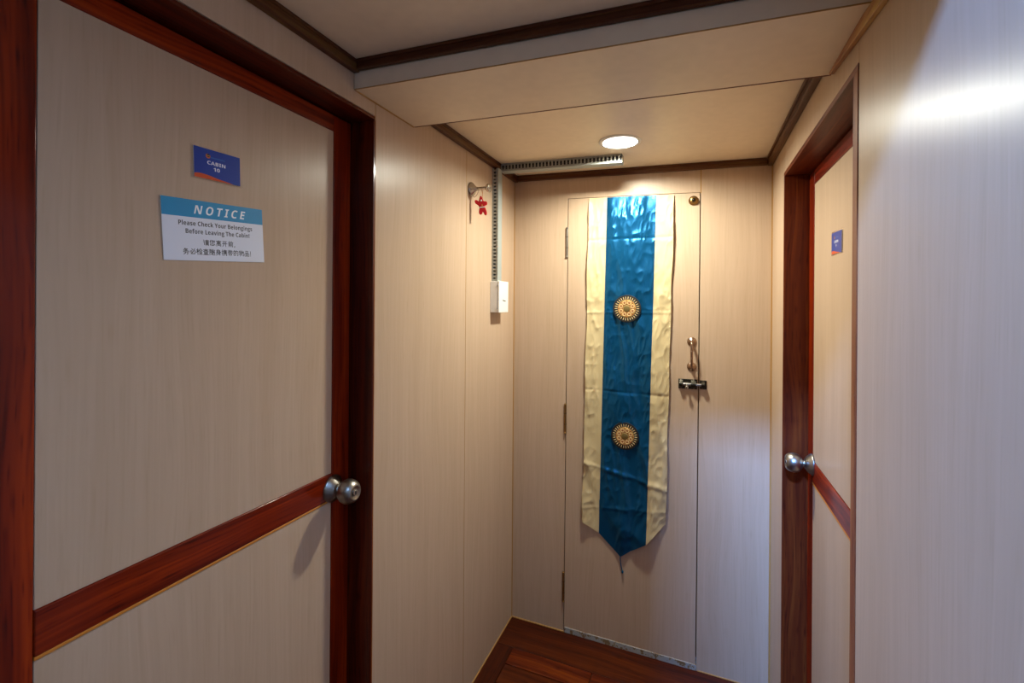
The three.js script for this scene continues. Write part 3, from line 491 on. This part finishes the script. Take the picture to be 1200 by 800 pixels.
// a thin sheet on a door face: sx = the way it looks, ang = turn in its own plane
function sheet(w, h, t, sx, x, y, Z, ang, faceMat, edgeMat, bulge = 0) {
  const g = new THREE.BoxGeometry(w, h, t, 16, 8, 1);
  const p = g.attributes.position;
  if (bulge) for (let i = 0; i < p.count; i++) { const u = p.getX(i) / w + 0.5, v = p.getY(i) / h + 0.5; p.setZ(i, p.getZ(i) + bulge * (0.5 * Math.pow(1 - u, 3) * v + 0.35 * Math.sin(u * 3.1) * (1 - v) * (1 - v))); }
  g.computeVertexNormals();
  g.rotateZ(ang); g.rotateY(sx > 0 ? Math.PI / 2 : -Math.PI / 2); g.translate(x + sx * t / 2, y, -Z);
  const groups = [edgeMat, edgeMat, edgeMat, edgeMat, faceMat, edgeMat];
  return [g, groups];
}
function signThing(name, label, sx, x, y, Z, w, h, ang, tex, parts, rough = 0.4) {
  const o = thing(name, [x, y - h / 2, Z], label, name === 'notice_sign' ? 'notice' : 'door plate');
  const b = origin(o), face = std({ map: tex, roughness: rough });
  const add = (nm, W, H, t, x0, mats, bulge) => { const [g, gm] = sheet(W, H, t, sx, x0, y, Z, ang, mats[0], mats[1], bulge); g.translate(-b.x, -b.y, -b.z); const m = setup(new THREE.Mesh(g, gm)); m.name = nm; o.add(m); return m; };
  parts(add, face);
  return o;
}
const faceA = A.face + 0.001 - 0.0022, faceB = B.face - 0.001 + 0.0022;
signThing('notice_sign', 'white notice sheet with teal heading stuck on the laminate door', 1, A.face - 0.0011, 1.592, 0.620, 0.2, 0.11, 0.062, noticeTex, (add, face) => {
  add('printed_sheet', 0.2, 0.11, 0.0012, A.face - 0.0011, [face, M.white], 0.0012);
});
const clear = phy({ color: 0xffffff, transmission: 1, thickness: 0, roughness: 0.08, ior: 1.49 });
signThing('cabin_plate', 'blue cabin 10 plate above the notice sheet', 1, A.face - 0.0011, 1.717, 0.619, 0.092, 0.056, 0.03, plateTex('10'), (add, face) => {
  add('clear_holder', 0.104, 0.064, 0.001, A.face - 0.0011, [clear, clear]);
  add('printed_plate', 0.092, 0.056, 0.001, A.face - 0.0000, [face, M.white]);
}, 0.3);
signThing('cabin_plate', 'small blue plate on the recessed right-hand door', -1, B.face + 0.0011, 1.624, 1.43, 0.092, 0.056, -0.02, plateTex('9'), (add, face) => {
  add('clear_holder', 0.104, 0.064, 0.001, B.face + 0.0011, [clear, clear]);
  add('printed_plate', 0.092, 0.056, 0.001, B.face + 0.0000, [face, M.white]);
}, 0.3);

// ---------------------------------------------------------------- silk banner on the back door
{
  const o = thing('banner', [-0.27, 0.39, ZB], 'blue silk banner with cream borders and two gold medallions hanging on the end door', 'banner');
  const top = [-0.430, -0.353, -0.153, -0.084], bot = [-0.450, -0.379, -0.183, -0.108], TIP = [-0.288, 0.397];
  const yTop = (x) => 1.9195 - 0.029 * (x + 0.525);
  const yBot = (x) => {
    const P = [[-0.450, 0.520], [-0.379, 0.478], TIP, [-0.183, 0.475], [-0.108, 0.566]];
    for (let i = 0; i < 4; i++) if (x <= P[i + 1][0] || i === 3) return P[i][1] + (P[i + 1][1] - P[i][1]) * (x - P[i][0]) / (P[i + 1][0] - P[i][0]);
  };
  const N = (x, y, s) => vnoise(x + 50, y + 50, 4096, 4096, s) - 0.5;
  const ridge = (x, y, s) => 1 - Math.abs(2 * N(x, y, s)) * 2;
  const fold = (x, y, y0, slope, w, a) => { const d = (y - y0 - slope * (x + 0.27)) / w; return a * Math.exp(-d * d); };
  const depth = (x, y) => {
    const wx = x + 0.018 * N(x * 9, y * 7, 31), wy = y + 0.03 * N(x * 12, y * 5, 32);
    let d = 0.009 + 0.016 * N(wx * 13, wy * 1.7, 33) + 0.012 * N(wx * 29, wy * 3.6, 34);
    d += 0.0052 * ridge(wx * 30 + wy * 4, wy * 9, 35) * (0.5 + N(x * 6, y * 4, 36));
    d += 0.0018 * ridge(wx * 55 - wy * 9, wy * 26, 37) + 0.0005 * N(wx * 150, wy * 70, 38);
    d += 0.0065 * ridge(wx * 12 + wy * 2.2, wy * 3.1 - wx * 3, 44) * (0.55 + 0.9 * N(x * 5, y * 2.3, 45));
    { const t = (1.92 - y) / 1.4, xs = -0.353 - 0.026 * t, e = x - xs; d -= 0.009 * Math.exp(-Math.max(0, e) / 0.013) * (e > 0 ? 1 : Math.exp(e / 0.02)); }
    d += fold(x, y, 1.735, 0.0, 0.006, -0.0018) + fold(x, y, 1.425, 0.01, 0.006, 0.002) + fold(x, y, 1.09, -0.02, 0.006, -0.002) + fold(x, y, 0.74, -0.2, 0.010, 0.005) + fold(x, y, 0.60, 0.1, 0.008, 0.002);
    const edge = Math.max(0, (0.75 - y) / 0.35); d += 0.004 * edge * edge;
    if (y < 0.66 && x > -0.379) d -= 0.16 * Math.max(0, 0.615 - y - 1.25 * (x + 0.379)) ;
    const pinned = Math.min(1, (1.92 - y) / 0.12 + 0.25);
    const q = d * pinned; return 0.0035 + (q + Math.sqrt(q * q + 0.00001)) / 2;
  };
  const strip = (i, nu, nv, lift = 0) => {
    const g = new THREE.PlaneGeometry(1, 1, nu, nv), p = g.attributes.position, uv = g.attributes.uv;
    for (let k = 0; k < p.count; k++) {
      const u = p.getX(k) + 0.5, t = 0.5 - p.getY(k);
      const xt = top[i] + (top[i + 1] - top[i]) * u, xb = bot[i] + (bot[i + 1] - bot[i]) * u;
      const y0 = yTop(xt), y1 = yBot(xb), y = y0 + (y1 - y0) * t;
      const wav = (i === 0 ? (1 - u) : i === 2 ? u : 0) * 0.006 * (N(y * 6, i * 9.3, 39) + 0.25 * Math.sin(y * 19));
      const x = xt + (xb - xt) * t + wav * Math.min(1, t * 5);
      p.setXYZ(k, x, y, -ZB + depth(x, y) + lift); uv.setXY(k, x, y);
    }
    g.computeVertexNormals(); return g;
  };
  const weave = dataTexture(512, 512, (u, v) => { const k = cl(128 + (vnoise(u * 40, v * 200, 40, 200, 41) - 0.5) * 160 + (vnoise(u * 10, v * 90, 10, 90, 42) - 0.5) * 90); return [k, k, k]; }, false, 1 / 0.2, 1 / 0.2);
  const blue = phy({ color: srgb(10, 90, 138), metalness: 0.6, roughness: 0.33, bumpMap: weave, bumpScale: 0.00012, sheen: 0.4, sheenColor: srgb(90, 180, 230), sheenRoughness: 0.4, side: THREE.DoubleSide });
  const cream = phy({ color: srgb(212, 192, 146), metalness: 0.05, roughness: 0.46, specularIntensity: 0.6, bumpMap: weave, bumpScale: 0.00012, side: THREE.DoubleSide });
  part(o, 'cream_border', strip(0, 26, 420), cream); part(o, 'blue_field', strip(1, 84, 480), blue); part(o, 'cream_border', strip(2, 26, 420), cream);
  {
    const g = new THREE.PlaneGeometry(1, 1, 60, 24), p = g.attributes.position, uv = g.attributes.uv;
    for (let k = 0; k < p.count; k++) {
      const u = p.getX(k) + 0.5, v = p.getY(k) + 0.5, x = bot[1] + 0.001 + (bot[2] - bot[1] - 0.002) * u;
      const y0 = yBot(x) + 0.0006, y1 = Math.max(y0 + 0.006, 0.628 - 1.45 * (x - bot[1]) * (1 - 0.5 * u) + 0.008 * N(x * 40, 3.1, 43)), y = y0 + (y1 - y0) * v;
      p.setXYZ(k, x, y, -ZB + depth(x, y) + 0.0012 + 0.0022 * v); uv.setXY(k, x + y, y - x);
    }
    g.computeVertexNormals();
    part(o, 'hem_facing', g, blue);
  }
  const seamLine = (f) => { const pts = []; for (let k = 0; k <= 80; k++) { const t = k / 80, x = top[f] + (bot[f] - top[f]) * t, y = yTop(top[f]) + (yBot(bot[f]) - yTop(top[f])) * t; pts.push([x, y, -ZB + depth(x, y) + 0.0004]); } return tube(pts, 0.0008, 160, 5); };
  part(o, 'seam_piping', seamLine(1), blue); part(o, 'seam_piping', seamLine(2), blue);
  const black = std({ color: srgb(26, 24, 22), roughness: 0.6 }), gold = std({ color: srgb(206, 160, 92), metalness: 0.5, roughness: 0.42 }), old = std({ color: srgb(132, 112, 66), metalness: 0.5, roughness: 0.45 }), thread = std({ color: srgb(226, 196, 140), roughness: 0.6 }), rust = std({ color: srgb(150, 78, 40), roughness: 0.6 });
  for (const [mx, my] of [[-0.266, 1.442], [-0.271, 0.909]]) {
    const zf = -ZB + depth(mx, my) + 0.004;
    const tilt = (g) => g.translate(mx, my, zf);
    const disc = (pts, seg = 48) => tilt(lathe(pts, seg).rotateX(Math.PI / 2));
    const m = part(o, 'medallion', disc([[0, -0.002], [0.0565, -0.002], [0.0575, 0.0], [0.056, 0.002], [0.0, 0.0022]]), black, 'round black and gold embroidered medallion');
    const rays = []; for (let k = 0; k < 30; k++) { const a = k / 30 * Math.PI * 2; rays.push(tilt(new RoundedBoxGeometry(0.0105, 0.0026, 0.002, 1, 0.0007).translate(0.0445, 0, 0.0024).rotateZ(a))); }
    part(m, 'ray_stitch', rays, thread);
    part(m, 'gold_disc', disc([[0, 0.002], [0.0372, 0.002], [0.0372, 0.0038], [0.0355, 0.0046], [0, 0.0046]]), gold);
    const petals = [], dots = [];
    for (let k = 0; k < 8; k++) { const a = (k + 0.5) / 8 * Math.PI * 2; petals.push(tilt(new THREE.TorusGeometry(0.0065, 0.0016, 6, 14).translate(0.0255, 0, 0.005).rotateZ(a))); dots.push(tilt(new THREE.SphereGeometry(0.003, 10, 6).scale(1, 1, 0.6).translate(0.0255, 0, 0.005).rotateZ(a)), tilt(new THREE.SphereGeometry(0.0026, 8, 6).scale(1, 1, 0.6).translate(0.0335, 0, 0.0048).rotateZ(a + 0.39)), tilt(new THREE.SphereGeometry(0.0024, 8, 6).scale(1, 1, 0.6).translate(0.0185, 0, 0.0048).rotateZ(a + 0.39))); }
    part(m, 'petal_ring', petals, thread); part(m, 'flower_bead', dots, rust);
    part(m, 'centre_boss', disc([[0, 0.0045], [0.0135, 0.0045], [0.0135, 0.006], [0.011, 0.0075], [0, 0.0082]], 32), old);
  }
  const zt = -ZB + depth(TIP[0], TIP[1] + 0.004);
  const tas = part(o, 'tassel', tube([[TIP[0], TIP[1] + 0.008, zt], [TIP[0] + 0.001, TIP[1] - 0.02, zt - 0.002], [TIP[0] + 0.004, TIP[1] - 0.042, zt - 0.004], [TIP[0] + 0.008, TIP[1] - 0.058, zt - 0.004]], 0.0021, 24, 8), blue, 'thin blue cord tassel');
  part(tas, 'tassel_knot', new THREE.SphereGeometry(0.0052, 16, 12).scale(0.9, 1.2, 0.9).translate(TIP[0] + 0.0095, TIP[1] - 0.063, zt - 0.004), blue);
}

renderer.render(scene, camera);
